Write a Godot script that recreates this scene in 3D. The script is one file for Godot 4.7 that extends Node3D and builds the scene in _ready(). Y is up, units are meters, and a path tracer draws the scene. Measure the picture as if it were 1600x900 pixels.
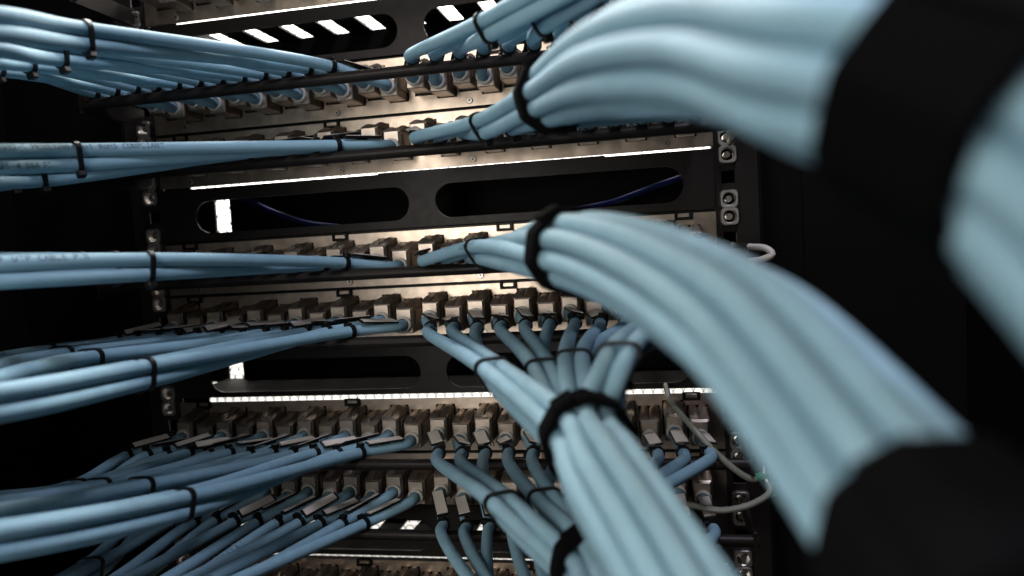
extends Node3D
# The back of a rack of patch panels: millimetres are used throughout and scaled to metres by MM.
# x runs right, y up, z out of the rack towards the camera; y = 0 is the underside of the third patch panel.

const MM := 0.001
const UNIT := 44.45              # height of one rack unit
const CABLE_RADIUS := 3.9
const JACK_FIRST := 10.4         # first jack beside the centre line
const JACK_PITCH := 17.6
const BAR_Z := 65.0
# top-to-bottom: underside of each patch panel in rack units, and how high its cables lie on the support bar
const PANEL_BOTTOM := [3, 1, 0, -2, -3, -5, -6, -8]
const CABLE_HEIGHT := [16.0, 24.0, 14.5, 20.5, 16.5, 17.0, 10.0, 14.0]
const MANAGER_BOTTOM := [2, -1, -4, -7]
const ORDINAL := ["first", "second", "third", "fourth", "fifth", "sixth", "seventh", "eighth", "ninth", "tenth", "eleventh", "twelfth"]
const LEFT_ROUTES := {
	1: {"ties": [Vector3(-115.6, 62.2, 204.2), Vector3(-146.8, 61.3, 187.8), Vector3(-175.6, 62.9, 179.9), Vector3(-206.9, 65.6, 170.3)], "exit": Vector3(-101.8, 45.3, 285.6), "end": Vector3(-197.7, 28.8, 371.7), "exit_step": Vector3(-20.0, -2.5, -4.0)},
	2: {"ties": [Vector3(-144.4, 3.3, 183.1), Vector3(-181.8, -2.4, 170.2), Vector3(-208.4, -1.6, 165.0), Vector3(-233.5, -1.0, 159.5)], "exit": Vector3(-159.5, -2.5, 236.3), "end": Vector3(-268.4, -9.5, 306.9), "exit_step": Vector3(-23.0, -5.0, -4.0)},
	3: {"ties": [Vector3(-95.0, -60.8, 198.4), Vector3(-131.4, -59.4, 179.8), Vector3(-168.6, -57.9, 163.3), Vector3(-206.4, -56.6, 147.9)], "exit": Vector3(-137.1, -58.9, 277.7), "end": Vector3(-251.6, -57.5, 339.2), "exit_step": Vector3(-24.0, 1.0, -5.0)},
	4: {"ties": [Vector3(-88.8, -116.3, 216.3), Vector3(-147.2, -115.1, 183.5), Vector3(-195.5, -116.9, 152.0), Vector3(-235.9, -118.7, 122.1)], "exit": Vector3(-85.1, -108.4, 329.4), "end": Vector3(-185.0, -103.1, 412.4), "exit_step": Vector3(-28.0, 0.5, -8.0)},
	5: {"ties": [Vector3(-71.9, -185.5, 217.8), Vector3(-113.8, -187.6, 194.3), Vector3(-167.2, -198.5, 164.4), Vector3(-208.2, -208.1, 138.2)], "exit": Vector3(-93.1, -159.6, 334.4), "end": Vector3(-199.3, -144.6, 407.9), "exit_step": Vector3(-29.0, 0.5, -8.0)},
	6: {"ties": [Vector3(-77.0, -235.0, 255.8), Vector3(-113.2, -248.0, 214.6), Vector3(-157.1, -257.0, 174.6), Vector3(-204.0, -262.6, 136.0)], "exit": Vector3(-62.1, -217.5, 340.4), "end": Vector3(-158.0, -201.0, 426.7), "exit_step": Vector3(-29.0, 1.0, -10.0)},
}
const RIGHT_ROUTES := {
	1: {"ties": [Vector3(98.0, 54.0, 169.3), Vector3(127.8, 52.5, 177.0), Vector3(145.6, 55.0, 175.5), Vector3(164.7, 58.7, 171.6)], "trunk": [Vector3(172.9, 59.7, 241.4), Vector3(189.9, 54.4, 289.5), Vector3(204.5, 53.6, 327.6), Vector3(218.2, 58.5, 355.2)]},
	2: {"ties": [Vector3(86.6, 7.2, 144.0), Vector3(103.7, 7.2, 151.0), Vector3(118.4, 7.6, 158.3), Vector3(134.9, 8.5, 160.2)], "trunk": [Vector3(135.1, 6.8, 216.4), Vector3(172.1, -10.9, 348.3), Vector3(191.7, -20.7, 394.2), Vector3(203.7, -33.0, 428.5), Vector3(210.0, -37.2, 438.8), Vector3(215.5, -41.6, 444.2), Vector3(221.3, -49.1, 448.7), Vector3(228.3, -58.9, 452.1), Vector3(236.5, -72.7, 455.6), Vector3(244.9, -89.3, 459.2)]},
	3: {"ties": [Vector3(79.7, -63.2, 145.0), Vector3(99.5, -63.0, 151.4), Vector3(118.5, -63.9, 158.1), Vector3(136.0, -64.9, 159.9)], "trunk": [Vector3(145.1, -63.8, 270.3), Vector3(164.4, -67.0, 312.8), Vector3(183.5, -74.3, 355.6), Vector3(197.4, -83.6, 392.3), Vector3(211.9, -103.5, 429.7), Vector3(214.0, -106.3, 442.7), Vector3(215.6, -108.6, 455.8), Vector3(216.7, -111.6, 469.1)]},
	4: {"ties": [Vector3(98.9, -120.5, 216.7), Vector3(120.7, -123.8, 202.5), Vector3(137.0, -118.6, 209.3), Vector3(161.2, -107.7, 265.2)], "trunk": [Vector3(149.1, -133.1, 287.5), Vector3(157.8, -136.2, 320.8), Vector3(167.2, -143.5, 340.9), Vector3(177.0, -152.0, 359.0), Vector3(187.5, -161.8, 381.2), Vector3(198.5, -176.3, 405.6)]},
	5: {"ties": [Vector3(101.5, -182.6, 225.5), Vector3(118.2, -188.9, 202.3), Vector3(134.1, -193.3, 194.5), Vector3(152.0, -197.6, 191.4)], "trunk": [Vector3(147.2, -193.1, 265.5), Vector3(157.1, -190.8, 300.1), Vector3(167.9, -193.1, 330.9), Vector3(178.2, -195.1, 359.7)]},
	6: {"ties": [Vector3(84.0, -255.3, 177.7), Vector3(109.5, -258.6, 173.0), Vector3(130.0, -259.9, 169.2), Vector3(150.8, -258.5, 170.3)], "trunk": [Vector3(143.1, -247.5, 247.5), Vector3(154.4, -257.0, 266.4), Vector3(169.1, -263.6, 294.7)]},
}

var mats := {}
var used := {}
var rng := RandomNumberGenerator.new()

# ------------------------------------------------------------------ mesh building
class Builder:
	var v := PackedVector3Array()
	var n := PackedVector3Array()

	func tri(a: Vector3, b: Vector3, c: Vector3, inside: Vector3) -> void:
		var m := (b - a).cross(c - a)
		if m.length_squared() < 1e-14:
			return
		if m.dot((a + b + c) / 3.0 - inside) < 0.0:
			m = -m
			var t := b; b = c; c = t
		m = m.normalized()
		v.append_array(PackedVector3Array([a, c, b]))
		n.append_array(PackedVector3Array([m, m, m]))

	func quad(a: Vector3, b: Vector3, c: Vector3, d: Vector3, inside: Vector3) -> void:
		tri(a, b, c, inside)
		tri(a, c, d, inside)

	# a box with chamfered edges
	func box(c: Vector3, s: Vector3, ch := 0.0, basis := Basis.IDENTITY) -> void:
		var h := s * 0.5
		ch = minf(ch, minf(h.x, minf(h.y, h.z)) * 0.9)
		if ch <= 0.0:
			var p := []
			for k in 8:
				p.append(c + basis * Vector3(h.x * (1 if k & 1 else -1), h.y * (1 if k & 2 else -1), h.z * (1 if k & 4 else -1)))
			for f in [[0, 1, 3, 2], [4, 5, 7, 6], [0, 1, 5, 4], [2, 3, 7, 6], [0, 2, 6, 4], [1, 3, 7, 5]]:
				quad(p[f[0]], p[f[1]], p[f[2]], p[f[3]], c)
			return
		var q := {}
		for k in 8:
			var g := Vector3(1 if k & 1 else -1, 1 if k & 2 else -1, 1 if k & 4 else -1)
			for a in 3:
				var e := h - Vector3.ONE * ch
				e[a] = h[a]
				q[k * 3 + a] = c + basis * (e * g)
		for a in 3:
			var b := 1 << ((a + 1) % 3)
			var d := 1 << ((a + 2) % 3)
			for sgn in 2:
				var o := sgn << a
				quad(q[o * 3 + a], q[(o | b) * 3 + a], q[(o | b | d) * 3 + a], q[(o | d) * 3 + a], c)
			# edges along axis a
			var i1 := (a + 1) % 3
			var i2 := (a + 2) % 3
			for s1 in 2:
				for s2 in 2:
					var o := (s1 << i1) | (s2 << i2)
					var o2 := o | (1 << a)
					quad(q[o * 3 + i1], q[o2 * 3 + i1], q[o2 * 3 + i2], q[o * 3 + i2], c)
		for k in 8:
			tri(q[k * 3], q[k * 3 + 1], q[k * 3 + 2], c)

	# a closed prism between two polygons with the same number of corners
	func loft(a: Array, b: Array, caps := true) -> void:
		var c := Vector3.ZERO
		for p in a + b:
			c += p
		c /= a.size() * 2.0
		var ca := Vector3.ZERO
		var cb := Vector3.ZERO
		for p in a: ca += p / a.size()
		for p in b: cb += p / b.size()
		for k in a.size():
			var j := (k + 1) % a.size()
			quad(a[k], a[j], b[j], b[k], c)
			if caps:
				tri(a[k], a[j], ca, c)
				tri(b[k], b[j], cb, c)

	# a ring, disc or tube turned round an axis: profile points are (radius, height)
	func lathe(at: Vector3, axis: Vector3, profile: Array, sides := 16) -> void:
		var z := axis.normalized()
		var x := z.cross(Vector3(0.3, 1, 0.2)).normalized()
		var y := z.cross(x)
		for k in sides:
			var t0 := TAU * k / sides
			var t1 := TAU * (k + 1) / sides
			var e0 := x * cos(t0) + y * sin(t0)
			var e1 := x * cos(t1) + y * sin(t1)
			for m in profile.size() - 1:
				var p: Vector2 = profile[m]
				var q: Vector2 = profile[m + 1]
				var a := at + e0 * p.x + z * p.y
				var b := at + e1 * p.x + z * p.y
				var c := at + e1 * q.x + z * q.y
				var d := at + e0 * q.x + z * q.y
				# outward is to the right of the profile's run
				var em := (e0 + e1) * 0.5
				var out := em * (q.y - p.y) - z * (q.x - p.x)
				var mid := (a + b + c + d) * 0.25
				quad(a, b, c, d, mid - out)

	func mesh() -> ArrayMesh:
		var arr := []
		arr.resize(Mesh.ARRAY_MAX)
		var s := PackedVector3Array()
		s.resize(v.size())
		for k in v.size():
			s[k] = v[k] * 0.001
		arr[Mesh.ARRAY_VERTEX] = s
		arr[Mesh.ARRAY_NORMAL] = n
		var m := ArrayMesh.new()
		m.add_surface_from_arrays(Mesh.PRIMITIVE_TRIANGLES, arr)
		return m

func part(called: String, mesh: Mesh, material: Material, parent: Node, at := Vector3.ZERO) -> MeshInstance3D:
	var o := MeshInstance3D.new()
	o.name = called
	o.mesh = mesh
	o.material_override = material
	o.position = at * MM
	parent.add_child(o, true)
	return o

func numbered(called: String) -> String:
	used[called] = used.get(called, -1) + 1
	return called if used[called] == 0 else "%s_%03d" % [called, used[called]]

func thing(called: String, label: String, category: String, group := "", at := Vector3.ZERO) -> Node3D:
	var o := Node3D.new()
	o.name = numbered(called)
	add_child(o)
	o.position = at * MM
	tag(o, label, category, group)
	return o

func tag(o: Node, label: String, category: String, group := "") -> void:
	o.set_meta("label", label)
	o.set_meta("category", category)
	if group:
		o.set_meta("group", group)

func structure(called: String, mesh: Mesh, material: Material, at := Vector3.ZERO) -> MeshInstance3D:
	var o := part(called, mesh, material, self, at)
	o.set_meta("kind", "structure")
	return o

func one_box(c: Vector3, s: Vector3, ch := 0.0) -> ArrayMesh:
	var b := Builder.new()
	b.box(c, s, ch)
	return b.mesh()

# ------------------------------------------------------------------ materials
func noise_image(seed_: int, freq: float, lo: float, hi: float, tint := Color.WHITE) -> ImageTexture:
	var f := FastNoiseLite.new()
	f.seed = seed_
	f.frequency = freq
	f.fractal_octaves = 4
	var src := f.get_seamless_image(256, 256)
	var img := Image.create(256, 256, false, Image.FORMAT_RGB8)
	for y in 256:
		for x in 256:
			var t: float = lerpf(lo, hi, src.get_pixel(x, y).r)
			img.set_pixel(x, y, Color(t * tint.r, t * tint.g, t * tint.b))
	img.generate_mipmaps()
	return ImageTexture.create_from_image(img)

func lin(r: float, g: float, b: float) -> Color:
	return Color(r, g, b).linear_to_srgb()

func material(called: String, albedo: Color, rough: float, metal := 0.0, gloss := 0.5) -> StandardMaterial3D:
	var m := StandardMaterial3D.new()
	m.resource_name = called
	m.albedo_color = albedo
	m.roughness = rough
	m.metallic = metal
	if metal == 0.0:
		m.metallic_specular = gloss
	mats[called] = m
	return m

func make_materials() -> void:
	var blotch := noise_image(3, 0.02, 0.84, 1.0)
	var smear := noise_image(8, 0.035, 0.82, 1.0)
	var grain := noise_image(21, 0.25, 0.8, 1.0)
	for k in 3:
		var m := material("jacket_%d" % k, lin(0.242, 0.418, 0.522) * [1.0, 1.03, 0.98][k], 0.80)
		m.albedo_color.a = 1.0
		m.albedo_texture = noise_image(40 + k, 0.03, 0.9, 1.0)
		m.uv1_triplanar = true
		m.uv1_scale = Vector3.ONE * 9.0
		m.roughness_texture = grain
	for d in [["plate", lin(0.52, 0.43, 0.35), 0.37], ["shell", lin(0.54, 0.46, 0.39), 0.46], ["hood", lin(0.54, 0.45, 0.37), 0.56]]:
		var m := material(d[0], d[1], d[2], 1.0)
		m.albedo_texture = blotch
		m.roughness_texture = smear
		m.uv1_triplanar = true
		m.uv1_world_triplanar = true
		m.uv1_scale = Vector3.ONE * 14.0
	material("screw", lin(0.62, 0.58, 0.52), 0.3, 1.0)
	material("nut", lin(0.66, 0.63, 0.60), 0.34, 1.0)
	material("collar", lin(0.55, 0.53, 0.48), 0.4)
	var bl := material("black_paint", lin(0.013, 0.010, 0.009), 0.5, 0.0, 0.3)
	bl.roughness_texture = smear
	bl.uv1_triplanar = true
	bl.uv1_world_triplanar = true
	bl.uv1_scale = Vector3.ONE * 12.0
	material("wall_paint", lin(0.006, 0.0055, 0.0055), 0.6, 0.0, 0.12)
	material("black_plastic", lin(0.006, 0.006, 0.006), 0.42, 0.0, 0.3)
	var ve := material("velcro", lin(0.0035, 0.0035, 0.004), 0.95, 0.0, 0.1)
	ve.roughness = 0.95
	material("paper", lin(0.62, 0.56, 0.50), 0.55)
	material("ink", lin(0.012, 0.016, 0.03), 0.8)
	material("ground_wire", lin(0.22, 0.23, 0.19), 0.4)
	material("green_sleeve", lin(0.02, 0.22, 0.10), 0.45)
	material("cord_blue", lin(0.004, 0.009, 0.065), 0.65, 0.0, 0.2)
	material("door_steel", lin(0.015, 0.015, 0.016), 0.5)
	material("room_wall", lin(0.82, 0.82, 0.80), 0.9)

# ------------------------------------------------------------------ curves
func smooth_path(c: Array, step: float) -> PackedVector3Array:
	var out := PackedVector3Array()
	var p := c.duplicate()
	p.push_front(c[0] * 2.0 - c[1])
	p.push_back(c[-1] * 2.0 - c[-2])
	for k in range(1, p.size() - 2):
		var p0: Vector3 = p[k - 1]
		var p1: Vector3 = p[k]
		var p2: Vector3 = p[k + 1]
		var p3: Vector3 = p[k + 2]
		var t1 := sqrt(p0.distance_to(p1)) + 1e-4
		var t2 := t1 + sqrt(p1.distance_to(p2)) + 1e-4
		var t3 := t2 + sqrt(p2.distance_to(p3)) + 1e-4
		var m := maxi(2, ceili(p1.distance_to(p2) / step))
		for j in m:
			var t := lerpf(t1, t2, float(j) / m)
			var a1 := p0 * ((t1 - t) / t1) + p1 * (t / t1)
			var a2 := p1 * ((t2 - t) / (t2 - t1)) + p2 * ((t - t1) / (t2 - t1))
			var a3 := p2 * ((t3 - t) / (t3 - t2)) + p3 * ((t - t2) / (t3 - t2))
			var b1 := a1 * ((t2 - t) / t2) + a2 * (t / t2)
			var b2 := a2 * ((t3 - t) / (t3 - t1)) + a3 * ((t - t1) / (t3 - t1))
			out.append(b1 * ((t2 - t) / (t2 - t1)) + b2 * ((t - t1) / (t2 - t1)))
	out.append(c[-1])
	return out

func tube(path: PackedVector3Array, radius: float, sides := 14) -> ArrayMesh:
	var v := PackedVector3Array()
	var n := PackedVector3Array()
	var idx := PackedInt32Array()
	var count := path.size()
	var side := Vector3.ZERO
	for k in count:
		var t := (path[mini(k + 1, count - 1)] - path[maxi(k - 1, 0)]).normalized()
		if k == 0:
			side = t.cross(Vector3.UP if absf(t.y) < 0.9 else Vector3.RIGHT).normalized()
		else:
			side = (side - t * side.dot(t)).normalized()
		var up := side.cross(t)
		for j in sides:
			var a := TAU * j / sides
			var e := side * cos(a) + up * sin(a)
			v.append((path[k] + e * radius) * MM)
			n.append(e)
		if k > 0:
			for j in sides:
				var q := (k - 1) * sides
				var j2 := (j + 1) % sides
				idx.append_array(PackedInt32Array([q + j, q + j2, q + sides + j, q + j2, q + sides + j2, q + sides + j]))
	for e in 2:                                                    # flat cut ends
		var k := 0 if e == 0 else count - 1
		var face := (path[0] - path[1]).normalized() if e == 0 else (path[count - 1] - path[count - 2]).normalized()
		var first := v.size()
		for j in sides:
			v.append(v[k * sides + j])
			n.append(face)
		for j in range(1, sides - 1):
			if e == 0:
				idx.append_array(PackedInt32Array([first, first + j + 1, first + j]))
			else:
				idx.append_array(PackedInt32Array([first, first + j, first + j + 1]))
	var arr := []
	arr.resize(Mesh.ARRAY_MAX)
	arr[Mesh.ARRAY_VERTEX] = v
	arr[Mesh.ARRAY_NORMAL] = n
	arr[Mesh.ARRAY_INDEX] = idx
	var m := ArrayMesh.new()
	m.add_surface_from_arrays(Mesh.PRIMITIVE_TRIANGLES, arr)
	return m

# the place and direction at a distance s along a path
func along(path: PackedVector3Array, s: float) -> Array:
	var k := 0
	while k < path.size() - 2:
		var l := path[k].distance_to(path[k + 1])
		if s <= l:
			break
		s -= l
		k += 1
	var d := (path[k + 1] - path[k]).normalized()
	return [path[k] + d * s, d]

func length_to(path: PackedVector3Array, p: Vector3) -> float:
	var best := 1e9
	var s := 0.0
	var found := 0.0
	for k in path.size():
		if k > 0:
			s += path[k].distance_to(path[k - 1])
		if path[k].distance_to(p) < best:
			best = path[k].distance_to(p)
			found = s
	return found

func cross_frame(t: Vector3) -> Array:
	var u := Vector3.UP.cross(t).normalized()
	return [u, t.cross(u).normalized()]

# print wrapped on the jacket of a cable; facing is the direction in which the letters look
func print_on(cable: Node3D, path: PackedVector3Array, s0: float, text: String, facing: Vector3, backwards: bool, height := 5.4) -> void:
	var tm := TextMesh.new()
	var font := SystemFont.new()
	font.font_names = PackedStringArray(["Droid Sans Mono"])
	font.font_weight = 700
	tm.font = font
	tm.font_size = 16
	tm.pixel_size = 0.05 * height
	tm.depth = 0.0
	tm.curve_step = 2.0
	tm.text = text
	tm.horizontal_alignment = HORIZONTAL_ALIGNMENT_LEFT
	var arr := tm.get_mesh_arrays()
	var src: PackedVector3Array = arr[Mesh.ARRAY_VERTEX]
	var v := PackedVector3Array()
	var n := PackedVector3Array()
	for p in src:
		var a := along(path, s0 - p.x if backwards else s0 + p.x)
		var e: Vector3 = -a[1] if backwards else a[1]
		var f := (facing - e * facing.dot(e)).normalized()
		var up := f.cross(e)
		var ang := p.y / CABLE_RADIUS
		var d := f * cos(ang) + up * sin(ang)
		v.append((a[0] + d * (CABLE_RADIUS + 0.14)) * MM)
		n.append(d)
	arr[Mesh.ARRAY_VERTEX] = v
	arr[Mesh.ARRAY_NORMAL] = n
	arr[Mesh.ARRAY_TANGENT] = null
	arr[Mesh.ARRAY_TEX_UV] = null
	var m := ArrayMesh.new()
	m.add_surface_from_arrays(Mesh.PRIMITIVE_TRIANGLES, arr)
	part("printed_text", m, mats.ink, cable)

# ------------------------------------------------------------------ patch panels
var jack_meshes := {}

func make_jack_meshes() -> void:
	var b := Builder.new()
	b.box(Vector3(0, 0, 10), Vector3(13.4, 19.4, 28), 0.7)
	b.box(Vector3(7.1, 1.5, 8), Vector3(1.0, 11, 20), 0.3)
	jack_meshes.shell = b.mesh()
	b = Builder.new()                                              # sloping two-lobed cover over the jack
	for s in [-1.0, 1.0]:
		var rings := []
		for k in 7:
			var t: float = k / 6.0
			var z := lerpf(1.0, 23.0, t)
			var top: float = 9.7 + 5.6 * (1.0 - t * t) + 0.7 * sin(t * PI * 2.0) * s
			var ring := []
			for j in 7:
				var a := PI * j / 6.0
				ring.append(Vector3(s * 3.5 + 3.75 * cos(a), lerpf(9.6, top, pow(sin(a), 0.6)), z))
			rings.append(ring)
		for k in 6:
			b.loft(rings[k], rings[k + 1], k == 0 or k == 5)
	jack_meshes.hood = b.mesh()
	b = Builder.new()
	b.lathe(Vector3(6.4, 12.6, 2.0), Vector3(0.2, 0.3, 1), [Vector2(1.1, -1.5), Vector2(1.1, 1.2), Vector2(0.8, 1.7), Vector2(0.4, 2.0), Vector2(0, 2.1)], 12)
	jack_meshes.rivet = b.mesh()
	b = Builder.new()
	b.box(Vector3(0, 3.4, 24.9), Vector3(11.6, 11.0, 1.8), 0.5)
	jack_meshes.face = b.mesh()
	b = Builder.new()
	b.lathe(Vector3(0, -2.5, 23.5), Vector3(0, 0, 1), [Vector2(0, 0), Vector2(6.1, 0), Vector2(6.1, 4.4), Vector2(5.4, 5.2), Vector2(4.6, 5.2), Vector2(4.6, 3.0), Vector2(0, 3.0)], 18)
	jack_meshes.collar = b.mesh()
	b = Builder.new()
	b.lathe(Vector3.ZERO, Vector3(0, 0, 1), [Vector2(2.5, 0), Vector2(2.5, 0.8), Vector2(2.0, 1.3), Vector2(0.0, 1.3)], 14)
	jack_meshes.screw = b.mesh()
	b = Builder.new()
	for a in [0.6, 0.6 + PI * 0.5]:
		b.box(Vector3(0, 0, 1.32), Vector3(2.6, 0.55, 0.16), 0.0, Basis(Vector3(0, 0, 1), a))
	jack_meshes.cross = b.mesh()
	b = Builder.new()                                              # black spring clip at the top edge
	b.box(Vector3(0, -0.4, 1.6), Vector3(13.0, 1.5, 2.2), 0.3)
	b.box(Vector3(-5.6, 2.2, 1.6), Vector3(1.8, 5.4, 2.2), 0.3)
	b.box(Vector3(5.6, 2.2, 1.6), Vector3(1.8, 5.4, 2.2), 0.3)
	b.box(Vector3(0, 2.4, 0.2), Vector3(9.4, 4.6, 1.2), 0.0)
	jack_meshes.clip = b.mesh()
	jack_meshes.tongue = one_box(Vector3(0, 2.2, 1.2), Vector3(8.4, 2.9, 1.0), 0.3)

func jack_x(side: int, i: int) -> float:
	return side * (JACK_FIRST + JACK_PITCH * i)

func jack_raised(side: int, i: int) -> bool:
	return (i % 2 == 0) if side > 0 else (i % 2 == 1)

func jack_y(side: int, i: int) -> float:
	return 22.6 if jack_raised(side, i) else 18.6

func plate_mesh(lo: float, hi: float) -> ArrayMesh:
	var b := Builder.new()
	b.box(Vector3(0, (lo + 8.3) * 0.5, 0), Vector3(446, 8.3 - lo, 1.6))
	b.box(Vector3(0, (hi + 37.6) * 0.5, 0), Vector3(446, hi - 37.6, 1.6))
	var cuts := []
	for i in range(11, -1, -1): cuts.append([jack_x(-1, i), jack_raised(-1, i)])
	for i in 12: cuts.append([jack_x(1, i), jack_raised(1, i)])
	var from := -223.0
	for k in cuts.size() + 1:
		var to: float = cuts[k][0] - 7.9 if k < cuts.size() else 223.0
		b.box(Vector3((from + to) * 0.5, 22.95, 0), Vector3(to - from, 29.3, 1.6))
		if k < cuts.size():
			from = cuts[k][0] + 7.9
			var mid: float = cuts[k][0]
			if cuts[k][1]:
				b.box(Vector3(mid, 9.9, 0), Vector3(15.8, 3.2, 1.6))
			else:
				b.box(Vector3(mid, 35.6, 0), Vector3(15.8, 4.0, 1.6))
	return b.mesh()

func make_panel(k: int, plate: ArrayMesh) -> void:
	var place := "the topmost patch panel, cut off by the picture's upper edge" if k == 0 else ("the lowest patch panel, cut off by the picture's lower edge" if k == 7 else "%s steel patch panel from the top" % ORDINAL[k])
	var label := ""
	if k == 0:
		label = "topmost steel patch panel, cut off by the upper edge of the picture"
	elif k == 7:
		label = "lowest steel patch panel, cut off by the lower edge of the picture"
	else:
		label = "%s steel patch panel from the top with a row of shielded jacks" % ORDINAL[k]
	var bottom: float = PANEL_BOTTOM[k] * UNIT
	var p := thing("patch_bay", label, "patch panel", "steel patch panels in the rack", Vector3(0, bottom, 0))
	part("plate", plate, mats.plate, p)
	part("housing", jack_meshes["housing_low" if k in [5, 7] else "housing_high" if k in [0, 2] else "housing"], mats.black_plastic, p)  # black box added behind the plate so no light leaks through
	for x in [-200.0, -67.0, 67.0, 200.0]:
		var c := part("clip", jack_meshes.clip, mats.black_plastic, p, Vector3(x, 38.6, 0.6))
		part("tongue", jack_meshes.tongue, mats.plate, c)
	for x in [-195.0, -62.0, 45.5, 190.0]:
		var s := part("screw", jack_meshes.screw, mats.screw, p, Vector3(x, 4.6, 0.7))
		part("cross_slot", jack_meshes.cross, mats.black_plastic, s)
	for side in [-1, 1]:
		for i in 12:
			var j := part("jack", jack_meshes.shell, mats.shell, p, Vector3(jack_x(side, i), jack_y(side, i), 0))
			part("hood", jack_meshes.hood, mats.hood, j)
			part("rivet", jack_meshes.rivet, mats.screw, j)
			part("face", jack_meshes.face, mats.shell, j)
			part("collar", jack_meshes.collar, mats.collar, j)
	var y: float = CABLE_HEIGHT[k] - CABLE_RADIUS - 4.1
	var bar := Builder.new()
	bar.lathe(Vector3(-236, y, BAR_Z), Vector3(1, 0, 0), [Vector2(0, 0), Vector2(3.6, 0), Vector2(4.0, 0.5), Vector2(4.0, 471.5), Vector2(3.6, 472), Vector2(0, 472)], 16)
	part("support_bar", bar.mesh(), mats.black_paint, p)
	for s in [-1, 1]:
		var arm := Builder.new()
		arm.box(Vector3(s * 234.0, y, 34.0), Vector3(2.4, 14, 70), 0.4)
		part("bar_arm", arm.mesh(), mats.black_paint, p)

# ------------------------------------------------------------------ slotted cable managers
func slotted_plate(lo: float, hi: float) -> ArrayMesh:
	var b := Builder.new()
	var slots := [[-193.0, -8.0], [13.0, 201.0]]
	var cy := 19.4
	var r := 13.2
	var xs := [-223.0]
	for s in slots:
		for k in 13: xs.append(s[0] + r - r * cos(PI * 0.5 * k / 12.0))
		for k in 13: xs.append(s[1] - r + r * sin(PI * 0.5 * k / 12.0))
	xs.append(223.0)
	var half := func(x: float) -> float:
		for s in slots:
			if x >= s[0] - 1e-3 and x <= s[1] + 1e-3:
				var d := 0.0
				if x < s[0] + r: d = s[0] + r - x
				elif x > s[1] - r: d = x - s[1] + r
				return sqrt(maxf(0.0, r * r - d * d))
		return 0.0
	var z0 := -1.0
	var z1 := 1.0
	for k in xs.size() - 1:
		var a: float = xs[k]
		var c: float = xs[k + 1]
		if c - a < 1e-4: continue
		var ha: float = half.call(a)
		var hc: float = half.call(c)
		for s in [1.0, -1.0]:
			var edge := hi if s > 0 else lo
			var ya: float = cy + s * ha
			var yc: float = cy + s * hc
			var mid := Vector3((a + c) * 0.5, (edge + (ya + yc) * 0.5) * 0.5, 0)
			b.quad(Vector3(a, ya, z1), Vector3(c, yc, z1), Vector3(c, edge, z1), Vector3(a, edge, z1), mid)
			b.quad(Vector3(a, ya, z0), Vector3(c, yc, z0), Vector3(c, edge, z0), Vector3(a, edge, z0), mid)
			b.quad(Vector3(a, edge, z0), Vector3(c, edge, z0), Vector3(c, edge, z1), Vector3(a, edge, z1), mid)
			if ha > 0.0 or hc > 0.0:
				b.quad(Vector3(a, ya, z0), Vector3(c, yc, z0), Vector3(c, yc, z1), Vector3(a, ya, z1), mid)
	for x in [-223.0, 223.0]:
		b.quad(Vector3(x, lo, z0), Vector3(x, hi, z0), Vector3(x, hi, z1), Vector3(x, lo, z1), Vector3(0, 20, 0))
	return b.mesh()

func make_manager(k: int) -> void:
	var bottom: float = MANAGER_BOTTOM[k] * UNIT
	# the gap that lets the room's light through is above the upper two and below the lower two
	var lo := 0.2 if k < 2 else 1.8
	var hi := UNIT - (1.3 if k < 2 else 0.2)
	var label: String = ["topmost black slotted cable manager, behind the upper blue bundles", "black slotted cable manager between the third and fourth patch panels", "black slotted cable manager between the fifth and sixth patch panels", "lowest black slotted cable manager, above the bottom patch panel"][k]
	var p := thing("cable_manager", label, "cable manager", "slotted cable managers in the rack", Vector3(0, bottom, 0))
	part("slotted_plate", slotted_plate(lo, hi), mats.black_paint, p)
	# front channel: cover and combs of fingers above and below it
	part("cover", one_box(Vector3(8.0, (lo + hi) * 0.5, -73.0), Vector3(428, hi - lo, 2.5), 0.5), mats.wall_paint, p)
	if k == 1:
		part("gap_blocker", one_box(Vector3(56, hi + 0.5, -3.0), Vector3(178, 1.6, 3.4), 0.2), mats.black_paint, p)  # strip added to block light in the middle of the gap
	for s in [-1, 1]:
		part("end_bracket", one_box(Vector3(s * 243.0, UNIT * 0.5, -78.0), Vector3(38, UNIT - 0.6, 3), 0.4), mats.black_plastic, p)
	for s in [0, 1]:
		var y := hi - 1.4 if s == 1 else lo + 1.4
		part("rear_rib", one_box(Vector3(0, y, -13.0), Vector3(446, 2.4, 23), 0.3), mats.wall_paint, p)
		if k == 2 and s == 0:
			part("blocking_floor", one_box(Vector3(-2, y, -48.2), Vector3(440, 2.4, 47.0), 0.4), mats.wall_paint, p)  # solid floor added in place of fingers to block the bright wall
			continue
		for f in 14:
			part("finger", one_box(Vector3(-197.2 + 33.4 * f + (3.0 if f > 5 else 0.0), y, -48.2), Vector3(20.0, 2.4, 47.0), 0.4), mats.black_plastic, p)

# ------------------------------------------------------------------ cables
func triplet_offset(side: int, which: int) -> Vector2:
	var d := CABLE_RADIUS * 1.02
	if side < 0:
		return [Vector2(0.85, 1.0), Vector2(0.85, -1.0), Vector2(-1.15, 0.72)][which] * d
	return [Vector2(-1.0, 0.55), Vector2(1.0, 0.6), Vector2(0.0, -1.15)][which] * d

func trunk_slots(phase: float) -> Array:
	var out := []
	for k in 9:
		var a := phase + TAU * k / 9.0
		out.append(Vector2(cos(a), sin(a)) * CABLE_RADIUS * 2.95)
	for k in 3:
		var a := phase + 0.4 + TAU * k / 3.0
		out.append(Vector2(cos(a), sin(a)) * CABLE_RADIUS * 1.2)
	return out

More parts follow.
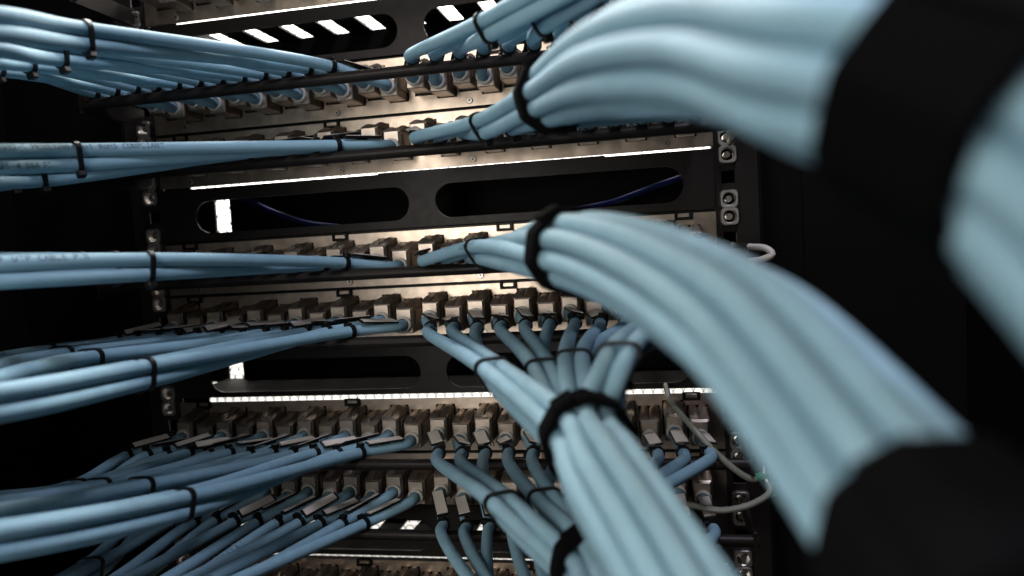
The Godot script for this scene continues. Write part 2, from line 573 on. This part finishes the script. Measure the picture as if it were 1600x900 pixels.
func bar_point(row: int, side: int, i: int) -> Vector3:
	var shift := -26.0 + i * 0.5 if side < 0 else 12.0 - i * 0.8
	return Vector3(jack_x(side, i) + shift, PANEL_BOTTOM[row] * UNIT + CABLE_HEIGHT[row] + rng.randf_range(-0.4, 0.8), BAR_Z + rng.randf_range(-1.0, 1.5))

func make_cable(row: int, side: int, i: int, after: Array, sides: int) -> Dictionary:
	var label := "blue cable from %s jack %s of centre on %s patch panel from top" % [ORDINAL[i], "left" if side < 0 else "right", ORDINAL[row]]
	var c := thing("network_cable", label, "cable", "blue network cables of the patch panels")
	var jack := Vector3(jack_x(side, i), PANEL_BOTTOM[row] * UNIT + jack_y(side, i) - 2.5, 26.8)
	var bar := bar_point(row, side, i)
	var pts := [jack, jack + Vector3(side * 0.4, -0.2, 9.0), bar]
	if side > 0:
		pts.append(bar + Vector3(0.5, -0.6, 9.0))
	pts.append_array(after)
	var path := smooth_path(pts, 4.0)
	part("jacket", tube(path, CABLE_RADIUS, sides), mats["jacket_%d" % rng.randi_range(0, 2)], c)
	# tie that holds the cable on the bar
	var s_bar := length_to(path, bar)
	var q := along(path, s_bar)
	var b := Builder.new()
	b.lathe(q[0] - q[1] * 1.6, q[1], [Vector2(4.1, 0), Vector2(5.0, 0), Vector2(5.0, 3.2), Vector2(4.1, 3.2)], 14)
	var up: Vector3 = (Vector3.UP - q[1] * q[1].y).normalized()
	var lean := Basis(q[1], rng.randf_range(-0.9, 0.9))
	b.box(q[0] + lean * up * 5.6, Vector3(4.6, 3.2, 4.6), 0.5, Basis(q[1].cross(up), up, q[1]).orthonormalized())
	part("bar_tie", b.mesh(), mats.black_plastic, c)
	# identification flag on the stretch between jack and bar
	var mid := along(path, 4.0 + (s_bar - 4.0) * (0.56 + rng.randf_range(-0.05, 0.05)))
	var t: Vector3 = mid[1]
	var vv: Vector3 = (Vector3.UP - t * t.y).normalized().rotated(t, rng.randf_range(-0.35, 0.35))
	vv = vv.rotated(vv.cross(t).normalized(), rng.randf_range(-0.12, 0.06))
	var uu := vv.cross(t).normalized()
	var frame := Basis(uu, vv, uu.cross(vv))
	var holder := Builder.new()
	holder.box(mid[0] + vv * 5.4, Vector3(9.6, 1.3, 28.0), 0.3, frame)
	holder.box(mid[0] + vv * 4.2, Vector3(4.0, 1.6, 8.0), 0.3, frame)
	var h := part("flag_holder", holder.mesh(), mats.black_plastic, c)
	var card := Builder.new()
	card.box(mid[0] + vv * 6.25, Vector3(7.8, 0.5, 25.0), 0.0, frame)
	part("paper_insert", card.mesh(), mats.paper, h)
	return {"node": c, "path": path, "bar": s_bar}

# ring of thin black tie round some cable positions: an elongated loop round their hull
func tie_mesh(points: Array, t: Vector3, radius: float, width: float, thick: float) -> ArrayMesh:
	var f := cross_frame(t)
	var c := Vector3.ZERO
	for p in points: c += p / points.size()
	var b := Builder.new()
	var inner := []
	var outer := []
	var sides := 54
	for k in sides:
		var a := TAU * k / sides
		var d: Vector3 = f[0] * cos(a) + f[1] * sin(a)
		var reach := 0.0
		# support function of the hull, turned into a loop by meeting neighbouring tangents
		for p in points:
			var w: Vector3 = p - c
			w -= t * w.dot(t)
			var best := 0.0
			var along_d := w.dot(d)
			var off := (w - d * along_d).length()
			if off <= radius:
				best = along_d + sqrt(radius * radius - off * off)
			reach = maxf(reach, best)
		inner.append(reach)
	# take up the hollows as a taut strap would
	for pass_ in 60:
		for k in sides:
			var l: float = inner[(k + sides - 1) % sides]
			var r: float = inner[(k + 1) % sides]
			var chord := 2.0 * l * r * cos(TAU / sides) / maxf(l + r, 0.01)
			if inner[k] < chord: inner[k] = chord
	for k in sides:
		var j := (k + 1) % sides
		var ring := []
		for m in [k, j]:
			var a: float = TAU * m / sides
			var d: Vector3 = f[0] * cos(a) + f[1] * sin(a)
			var r0: float = inner[m] + 0.12
			ring.append([c + d * r0 - t * width * 0.5, c + d * (r0 + thick) - t * width * 0.5, c + d * (r0 + thick) + t * width * 0.5, c + d * r0 + t * width * 0.5])
		b.loft(ring[0], ring[1], false)
	return b.mesh()

func tie_head(b: Builder, at: Vector3, out: Vector3, t: Vector3) -> void:
	b.box(at, Vector3(5.0, 3.4, 4.6), 0.5, Basis(out.cross(t), out, out.cross(t).cross(out)).orthonormalized())

func bundle_tie(points: Array, t: Vector3, label: String, head_dir: Vector3) -> void:
	var o := thing("cable_tie", label, "cable tie", "black ties round three cables")
	part("strap", tie_mesh(points, t, CABLE_RADIUS, 2.8, 1.1), mats.black_plastic, o)
	var c := Vector3.ZERO
	for p in points: c += p / points.size()
	var d := (head_dir - t * head_dir.dot(t)).normalized()
	var reach := 0.0
	for p in points: reach = maxf(reach, (p - c).dot(d))
	var b := Builder.new()
	tie_head(b, c + d * (reach + CABLE_RADIUS + 2.2), d, t)
	part("head", b.mesh(), mats.black_plastic, o)

func left_row(row: int) -> void:
	var r: Dictionary = LEFT_ROUTES[row]
	for k in 4:
		var pts := [r.ties[k], r.exit + r.exit_step * k, r.end + r.exit_step * k]
		var tan_tie: Vector3 = (pts[1] - bar_point(row, -1, k * 3 + 1)).normalized()
		var dirs := [tan_tie, (pts[2] - pts[0]).normalized(), (pts[2] - pts[1]).normalized()]
		var at_tie := []
		for w in 3:
			var o := triplet_offset(-1, w)
			var after := []
			for m in 3:
				var f := cross_frame(dirs[m])
				var oo := o.rotated(0.12 * (m - 1) + rng.randf_range(-0.05, 0.05) * m)
				after.append(pts[m] + f[0] * oo.x + f[1] * oo.y)
			at_tie.append(after[0])
			var c := make_cable(row, -1, k * 3 + w, after, 14)
			letter(row, -1, k * 3 + w, c, after)
		bundle_tie(at_tie, tan_tie, "thin black tie round %s three cables left of centre on %s patch panel" % [["the innermost", "the second", "the third", "the outermost"][k], ORDINAL[row]], Vector3(0.3, -1, 0.2) if row < 4 else Vector3(-0.4, -1, 0))

func right_row(row: int) -> void:
	var r: Dictionary = RIGHT_ROUTES[row]
	var trunk: Array = r.trunk
	var dense := smooth_path(trunk, 3.0)
	var dirs := []
	for m in trunk.size():
		var s := length_to(dense, trunk[m])
		dirs.append(along(dense, s)[1])
	dirs[0] = (dirs[0] * 0.7 + (trunk[0] - r.ties[1]).normalized() * 0.3).normalized()
	var slots := trunk_slots(0.35 + row)
	# positions at the small ties, then the assignment to places in the round bundle that crosses least
	var ties := []
	var tie_dirs := []
	for k in 4:
		var d: Vector3 = (trunk[0] - bar_point(row, 1, k * 3 + 1)).normalized()
		tie_dirs.append(d)
		var f := cross_frame(d)
		for w in 3:
			var o := triplet_offset(1, w)
			ties.append(r.ties[k] + f[0] * o.x + f[1] * o.y)
	var f0 := cross_frame(dirs[0])
	var want := []
	var mean := Vector3.ZERO
	for p in ties: mean += p / 12.0
	for p in ties:
		want.append(Vector2((p - mean).dot(f0[0]), (p - mean).dot(f0[1])) * 0.5)
	var place := range(12)
	for pass_ in 40:
		for a in 12:
			for b in range(a + 1, 12):
				var now: float = want[a].distance_squared_to(slots[place[a]]) + want[b].distance_squared_to(slots[place[b]])
				var then: float = want[a].distance_squared_to(slots[place[b]]) + want[b].distance_squared_to(slots[place[a]])
				if then < now - 1e-6:
					var t = place[a]; place[a] = place[b]; place[b] = t
	for k in 4:
		var at_tie := []
		for w in 3:
			var i := k * 3 + w
			var after := [ties[i]]
			at_tie.append(ties[i])
			for m in trunk.size():
				var f := cross_frame(dirs[m])
				var o: Vector2 = slots[place[i]].rotated(0.06 * m)
				after.append(trunk[m] + f[0] * o.x + f[1] * o.y)
			var c := make_cable(row, 1, i, after, 22 if row in [2, 3, 4] else 14)
			letter(row, 1, i, c, after)
		bundle_tie(at_tie, tie_dirs[k], "thin black tie round %s three cables right of centre on %s patch panel" % [["the innermost", "the second", "the third", "the outermost"][k], ORDINAL[row]], Vector3(0.2, -1, 0.0))
	var wraps := [[trunk[0], dirs[0], 12.0, "black hook-and-loop wrap gathering the right bundle of the %s patch panel" % ORDINAL[row]]]
	if row == 2:
		var far := along(dense, length_to(dense, trunk[4]) + 13.5)
		wraps.append([far[0], (far[1] * 0.5 + dirs[4] * 0.5 + dirs[3] * 0.35).normalized(), 21.0, "large blurred black wrap on the nearest bundle at the upper right"])
	if row == 3:
		var low := along(dense, length_to(dense, trunk[5]) + 13.0)
		wraps.append([low[0], low[1], 30.0, "blurred black wrap at the lower right end of the wide bundle"])
	for w in wraps:
		var o := thing("cable_wrap", w[3], "cable wrap", "black wraps round whole bundles")
		var pts := []
		var f := cross_frame(w[1])
		for s in slots:
			pts.append(w[0] + f[0] * s.x + f[1] * s.y)
		part("band", tie_mesh(pts, w[1], CABLE_RADIUS, w[2], 2.6), mats.velcro, o)
		var d: Vector3 = (f[0] * -0.5 + f[1] * 0.85).normalized()
		var b := Builder.new()
		b.box(w[0] + d * (CABLE_RADIUS * 3.95 + 2.6), Vector3(9.0, 1.4, w[2] * 0.96), 0.4, Basis(d.cross(w[1]), d, d.cross(w[1]).cross(d)).orthonormalized())
		part("loose_end", b.mesh(), mats.velcro, o)

# print seen on some of the jackets
func letter(row: int, side: int, i: int, c: Dictionary, after: Array) -> void:
	var key := "%d %d %d" % [row, side, i]
	var texts := {
		"2 1 0": ["NE 3200-10-1 RoHS", 18.0, Vector3(0.2, 0.6, 0.7)],
		"3 1 0": ["LSZH 0121-4 FT", 14.0, Vector3(0.3, 0.1, 0.9)],
		"4 1 0": ["EC 60332-1", 70.0, Vector3(0.3, 0.7, 0.6)],
		"2 -1 0": ["EC 60332-1 PRIME3200-10-1 RoHS COMPLIANT", 8.0, Vector3(0.7, 0.38, 0.6)],
		"2 -1 1": ["C 0121-4 064 FT", 6.0, Vector3(0.8, 0.0, 0.6)],
		"3 -1 0": ["NETWORK F/UTP CABLE P/N", 6.0, Vector3(0.7, 0.55, 0.4)],
		"4 -1 1": ["VFC 50288-2", 92.0, Vector3(0.5, 0.7, 0.5)],
		"6 -1 4": ["LSZH -- AHSX/718-52 4-1", 42.0, Vector3(0.55, 0.62, 0.55)],
		"6 -1 1": ["-10-1 ROHS COMPLIANT 5121", 48.0, Vector3(0.55, 0.62, 0.55)],
		"6 -1 2": ["-10M LSZH", 45.0, Vector3(0.55, 0.62, 0.55)],
	}
	if texts.has(key):
		var e: Array = texts[key]
		var s := length_to(c.path, after[1] if row < 4 and side < 0 else after[0])
		if side < 0:
			print_on(c.node, c.path, s if row < 4 else s - e[1], e[0], e[2], true, 6.2 if row == 6 else 5.4)
		else:
			print_on(c.node, c.path, s - e[1], e[0], e[2], false, 4.6)

# ------------------------------------------------------------------ the rest of the rack
func make_rail(side: int) -> void:
	var o := thing("rack_rail", "black mounting rail with square holes on the %s of the panels" % ("left" if side < 0 else "right"), "rack rail", "mounting rails of the rack")
	var b := Builder.new()
	var x := side * 232.5
	var lo := -9.0 * UNIT
	var hi := 5.0 * UNIT
	b.box(Vector3(side * 225.1, (lo + hi) * 0.5, -2.5), Vector3(6.0, hi - lo, 2.0), 0.2)
	b.box(Vector3(side * 245.6, (lo + hi) * 0.5, -2.5), Vector3(16.6, hi - lo, 2.0), 0.2)
	var holes := []
	for k in range(-9, 5):
		for h in [6.35, 22.225, 38.1]:
			holes.append(k * UNIT + h)
	var from := lo
	for y in holes + [hi + 4.6]:
		b.box(Vector3(side * 232.7, (from + y - 4.6) * 0.5, -2.5), Vector3(9.2, y - 4.6 - from, 2.0), 0.15)
		from = y + 4.6
	part("face_strip", b.mesh(), mats.black_paint, o)
	part("flange", one_box(Vector3(side * 254.6, (lo + hi) * 0.5, -22), Vector3(2.0, hi - lo, 44), 0.3), mats.wall_paint, o)
	part("blocking_web", one_box(Vector3(side * 239.0, (lo + hi) * 0.5, -43.0), Vector3(29.0, hi - lo, 2.0), 0.3), mats.black_paint, o)  # back strip added to stop room light showing through the square holes
	part("rear_flange", one_box(Vector3(side * 272.0, (lo + hi) * 0.5, -30), Vector3(32.0, hi - lo, 2.0), 0.3), mats.wall_paint, o)
	var cage := Builder.new()                                      # square nut with a deep round mouth
	var edge := []
	var square := []
	for k in 24:
		var t := TAU * k / 24.0
		var e := Vector3(cos(t), sin(t), 0)
		edge.append(e * 4.4)
		var q := 6.4 / maxf(absf(e.x), absf(e.y))
		square.append(e * minf(q, 7.9))
	for k in 24:
		var j := (k + 1) % 24
		var up := Vector3(0, 0, 5.0)
		cage.quad(edge[k] * 1.12 + up, edge[j] * 1.12 + up, square[j] * 0.93 + up, square[k] * 0.93 + up, Vector3.ZERO)
		cage.quad(square[k] * 0.93 + up, square[j] * 0.93 + up, square[j] + up * 0.86, square[k] + up * 0.86, Vector3.ZERO)
		cage.quad(square[k] + up * 0.86, square[j] + up * 0.86, square[j], square[k], Vector3.ZERO)
		cage.quad(edge[k] * 1.12 + up, edge[j] * 1.12 + up, edge[j] + up * 0.9, edge[k] + up * 0.9, Vector3(0, 0, -20))
		cage.quad(edge[k] + up * 0.9, edge[j] + up * 0.9, edge[j] - up, edge[k] - up, edge[k] * 3.0)
	var cage_mesh := cage.mesh()
	var stud := Builder.new()
	stud.lathe(Vector3(0, 0, 0), Vector3(0, 0, 1), [Vector2(2.5, -8), Vector2(2.5, 2.2), Vector2(2.0, 2.8), Vector2(0, 2.8)], 14)
	var stud_mesh := stud.mesh()
	for k in range(4, -9, -1):
		for s in [1, -1]:
			var place := "left" if side < 0 else "right"
			var n := thing("cage_nut", "%s square steel cage nut of the %s pair down the %s rail" % ["upper" if s > 0 else "lower", (ORDINAL + ["thirteenth"])[4 - k], place], "cage nut", "cage nuts on the rails", Vector3(x, k * UNIT + s * 6.35, -1.4))
			part("cage", cage_mesh, mats.nut, n)
			part("screw_end", stud_mesh, mats.screw, n)

func make_door() -> void:
	var door := thing("front_door", "bright perforated front door of the rack seen through the gaps", "rack door", "", Vector3(0, -90, -150))
	var w := 620.0
	var h := 860.0
	for s in [-1, 1]:
		part("stile", one_box(Vector3(s * (w * 0.5 + 15), 0, 0), Vector3(30, h + 60, 20), 1.0), mats.door_steel, door)
		part("rail", one_box(Vector3(0, s * (h * 0.5 + 15), 0), Vector3(w, 30, 20), 1.0), mats.door_steel, door)
	var b := Builder.new()
	var a := 5.4                                                  # side of a cell
	for k in 3:
		var t := TAU / 6.0 * (k + 0.5)
		var d := Vector3(cos(t), sin(t), 0)
		b.box(d * a * 0.866, Vector3(0.7, a, 0.8), 0.0, Basis(Vector3(0, 0, 1), t))
	var mm := MultiMesh.new()
	mm.transform_format = MultiMesh.TRANSFORM_3D
	mm.mesh = b.mesh()
	var dx := a * 1.732
	var dy := a * 1.5
	var nx := int(w / dx)
	var ny := int(h / dy)
	mm.instance_count = nx * ny
	var k := 0
	for j in ny:
		for i in nx:
			mm.set_instance_transform(k, Transform3D(Basis.IDENTITY, Vector3(-w * 0.5 + dx * (i + (0.5 if j % 2 else 0.0)), -h * 0.5 + dy * j, 0) * MM))
			k += 1
	var mi := MultiMeshInstance3D.new()
	mi.name = "wire_mesh"
	mi.multimesh = mm
	mi.material_override = mats.door_steel
	mi.set_meta("kind", "stuff")
	door.add_child(mi)

func wire(called: String, label: String, category: String, pts: Array, radius: float, m: Material, group := "") -> Node3D:
	var o := thing(called, label, category, group)
	part("insulation", tube(smooth_path(pts, 2.0), radius, 12), m, o)
	return o

func lug(o: Node3D, end: Vector3, dir: Vector3) -> void:
	var b := Builder.new()
	b.lathe(end - dir * 9.0, dir, [Vector2(2.3, 0), Vector2(2.7, 0.6), Vector2(2.7, 8), Vector2(2.0, 9)], 12)
	part("sleeve", b.mesh(), mats.green_sleeve, o)
	b = Builder.new()
	b.lathe(end - dir * 1.0, dir, [Vector2(0, 0), Vector2(1.9, 0), Vector2(1.9, 5), Vector2(0, 5)], 10)
	b.lathe(end + dir * 7.0 - Vector3(0.6, 0, 0), Vector3(1, 0, 0.2), [Vector2(2.0, 0), Vector2(4.2, 0), Vector2(4.2, 1.2), Vector2(2.0, 1.2), Vector2(2.0, 0)], 14)
	part("ring_terminal", b.mesh(), mats.nut, o)

func make_grounding() -> void:
	var a := [Vector3(181.7, -172.8, 4.0), Vector3(184.8, -178.5, 34.0), Vector3(197.4, -190.5, 58.0), Vector3(215.5, -209.2, 68.0), Vector3(232.9, -222.7, 66.0), Vector3(242.6, -222.1, 60.0)]
	var o := wire("ground_wire", "grey ground wire curving down from the sixth panel's right end", "wire", a, 2.1, mats.ground_wire, "grey ground wires at the right rail")
	lug(o, a[5], (a[5] - a[4]).normalized())
	a = [Vector3(177.9, -251.2, 20.0), Vector3(196.5, -245.1, 55.0), Vector3(214.5, -244.6, 64.0), Vector3(233.9, -238.9, 66.0), Vector3(244.5, -231.8, 64.0), Vector3(244.0, -227.2, 60.0)]
	o = wire("ground_wire", "grey ground wire hooking up beside the seventh panel's right end", "wire", a, 2.1, mats.ground_wire, "grey ground wires at the right rail")
	lug(o, a[5], Vector3(-0.3, 1, -0.2).normalized())
	a = [Vector3(215.0, -92.0, 3.0), Vector3(237.9, -83.7, 22.0), Vector3(250.0, -81.8, 30.0), Vector3(256.2, -78.4, 32.0), Vector3(252.8, -74.6, 30.0), Vector3(243.0, -73.0, 18.0)]
	wire("ground_wire", "small pale loop of ground wire peeping out beside the wide bundle", "wire", a, 2.3, mats.collar, "grey ground wires at the right rail")
	wire("jumper_cable", "dark blue patch cord behind the right slot of the second cable manager", "patch cord", [Vector3(214, -13, -22), Vector3(201.2, -18.2, -27.0), Vector3(179.3, -24.0, -34.0), Vector3(148.8, -32.6, -42.0), Vector3(110.4, -37.8, -52.0)], 2.1, mats.cord_blue, "blue patch cords behind the cable managers")
	wire("jumper_cable", "dark blue patch cord behind the left slot of the second cable manager", "patch cord", [Vector3(-190, -6, -30), Vector3(-169.3, -9.5, -36.0), Vector3(-147.5, -21.3, -42.0), Vector3(-119.4, -33.2, -50.0), Vector3(-90.4, -38.2, -52.0)], 2.1, mats.cord_blue, "blue patch cords behind the cable managers")
	wire("jumper_cable", "dark blue patch cord behind the topmost cable manager", "patch cord", [Vector3(100, 118, -40), Vector3(141.8, 112.3, -36.0), Vector3(155.8, 103.6, -38.0), Vector3(200.0, 95.2, -44.0)], 2.1, mats.cord_blue, "blue patch cords behind the cable managers")

func lamp_panel(label: String, at: Vector3, target: Vector3, size: Vector2, color: Color, energy: float) -> void:
	var o := thing("lamp_panel", label, "lamp", "", at)
	o.look_at_from_position(at * MM, target * MM, Vector3(0.02, 0.1, -1.0).normalized() if absf((target - at).normalized().y) > 0.95 else Vector3.UP)
	var glow := StandardMaterial3D.new()
	glow.albedo_color = Color(0.9, 0.9, 0.9)
	glow.emission_enabled = true
	glow.emission = color
	glow.emission_energy_multiplier = 1.0
	part("diffuser", one_box(Vector3(0, 0, 8), Vector3(size.x, size.y, 6), 1.0), glow, o)
	part("housing", one_box(Vector3(0, 0, 32), Vector3(size.x + 30, size.y + 30, 40), 2.0), mats.nut, o)
	var l := AreaLight3D.new()
	l.name = "light"
	l.area_size = size * MM
	l.light_color = color
	l.light_energy = energy
	l.area_range = 8.0
	l.shadow_enabled = true
	o.add_child(l)

func _ready() -> void:
	rng.seed = 2024
	# camera
	var camera := Camera3D.new()
	camera.name = "camera"
	camera.near = 0.01
	camera.far = 20.0
	var eye := CameraAttributesPhysical.new()
	eye.frustum_focal_length = 12.0 / (450.0 / 1150.0)
	eye.frustum_focus_distance = 0.515
	eye.exposure_aperture = 6.3
	eye.frustum_near = 0.01
	eye.frustum_far = 20.0
	camera.attributes = eye
	add_child(camera)
	camera.fov = rad_to_deg(2.0 * atan(450.0 / 1150.0))
	camera.transform = Transform3D(Basis(Vector3(0.981416, -0.059220, -0.182527), Vector3(0.045887, 0.996019, -0.076422), Vector3(0.186326, 0.066626, 0.980226)), Vector3(174.9, -57.7, 555.0) * MM)
	camera.current = true
	# surroundings: no sky, lamps only
	var we := WorldEnvironment.new()
	we.name = "environment"
	var env := Environment.new()
	env.background_mode = Environment.BG_COLOR
	env.background_color = Color.BLACK
	env.tonemap_mode = Environment.TONE_MAPPER_LINEAR
	env.tonemap_exposure = 0.84
	env.sdfgi_enabled = true
	env.ssao_enabled = true
	env.ssil_enabled = true
	we.environment = env
	add_child(we)
	make_materials()
	lamp_panel("tall warm white light panel added behind the camera", Vector3(-300, 150, 1250), Vector3(40, -80, 0), Vector2(440, 980), Color(1.0, 0.975, 0.94), 1.08)  # tall upright panel added so light reaches the lower rows, not on a ceiling
	lamp_panel("cool white lamp high above the right side of the rack", Vector3(380, 900, 500), Vector3(180, -150, 150), Vector2(240, 240), Color(0.92, 0.92, 1.0), 0.85)

	# the setting
	structure("wall_left", one_box(Vector3(-401, -100, 250), Vector3(2, 1300, 1000)), mats.wall_paint)
	structure("wall_right", one_box(Vector3(401, -100, 250), Vector3(2, 1300, 1000)), mats.wall_paint)
	for s in [-1, 1]:
		structure("baffle", one_box(Vector3(s * 343.0, -100, -34), Vector3(116, 1300, 2)), mats.wall_paint)
	structure("wall_room", one_box(Vector3(-150, -100, -1000), Vector3(4000, 3000, 20)), mats.room_wall)
	lamp_panel("bright lamp washing the wall in front of the rack", Vector3(-200, 900, -450), Vector3(-250, -250, -1000), Vector2(1200, 300), Color(1.0, 0.98, 0.95), 13.0)
	make_door()
	make_rail(-1)
	make_rail(1)
	for s in [-1, 1]:  # added unseen: left one shades the panels from the lamp, right one mirrors it
		var post := thing("shade_upright", "unseen black upright added behind the camera on the %s" % ("left" if s < 0 else "right"), "added upright", "unseen uprights added behind the camera", Vector3(s * 316.0, -100, 600))
		part("blocking_web", one_box(Vector3(0, 0, 0), Vector3(166, 1300, 3), 0.5), mats.wall_paint, post)
		part("flange", one_box(Vector3(s * -82.0, 0, 22), Vector3(3, 1300, 40), 0.5), mats.wall_paint, post)

	# panels and managers
	make_jack_meshes()
	jack_meshes.housing = one_box(Vector3(0, 22.2, -16.0), Vector3(444, 44.3, 28), 0.5)
	jack_meshes.housing_high = one_box(Vector3(0, 26.4, -9.0), Vector3(444, 35.8, 14), 0.5)
	jack_meshes.housing_low = one_box(Vector3(0, 18.8, -9.0), Vector3(444, 37.4, 14), 0.5)
	for k in 8:
		make_panel(k, plate_mesh(0.3, UNIT - 2.2))
	for k in 4:
		make_manager(k)

	# cables
	for row in range(1, 7):
		left_row(row)
		right_row(row)
	make_grounding()
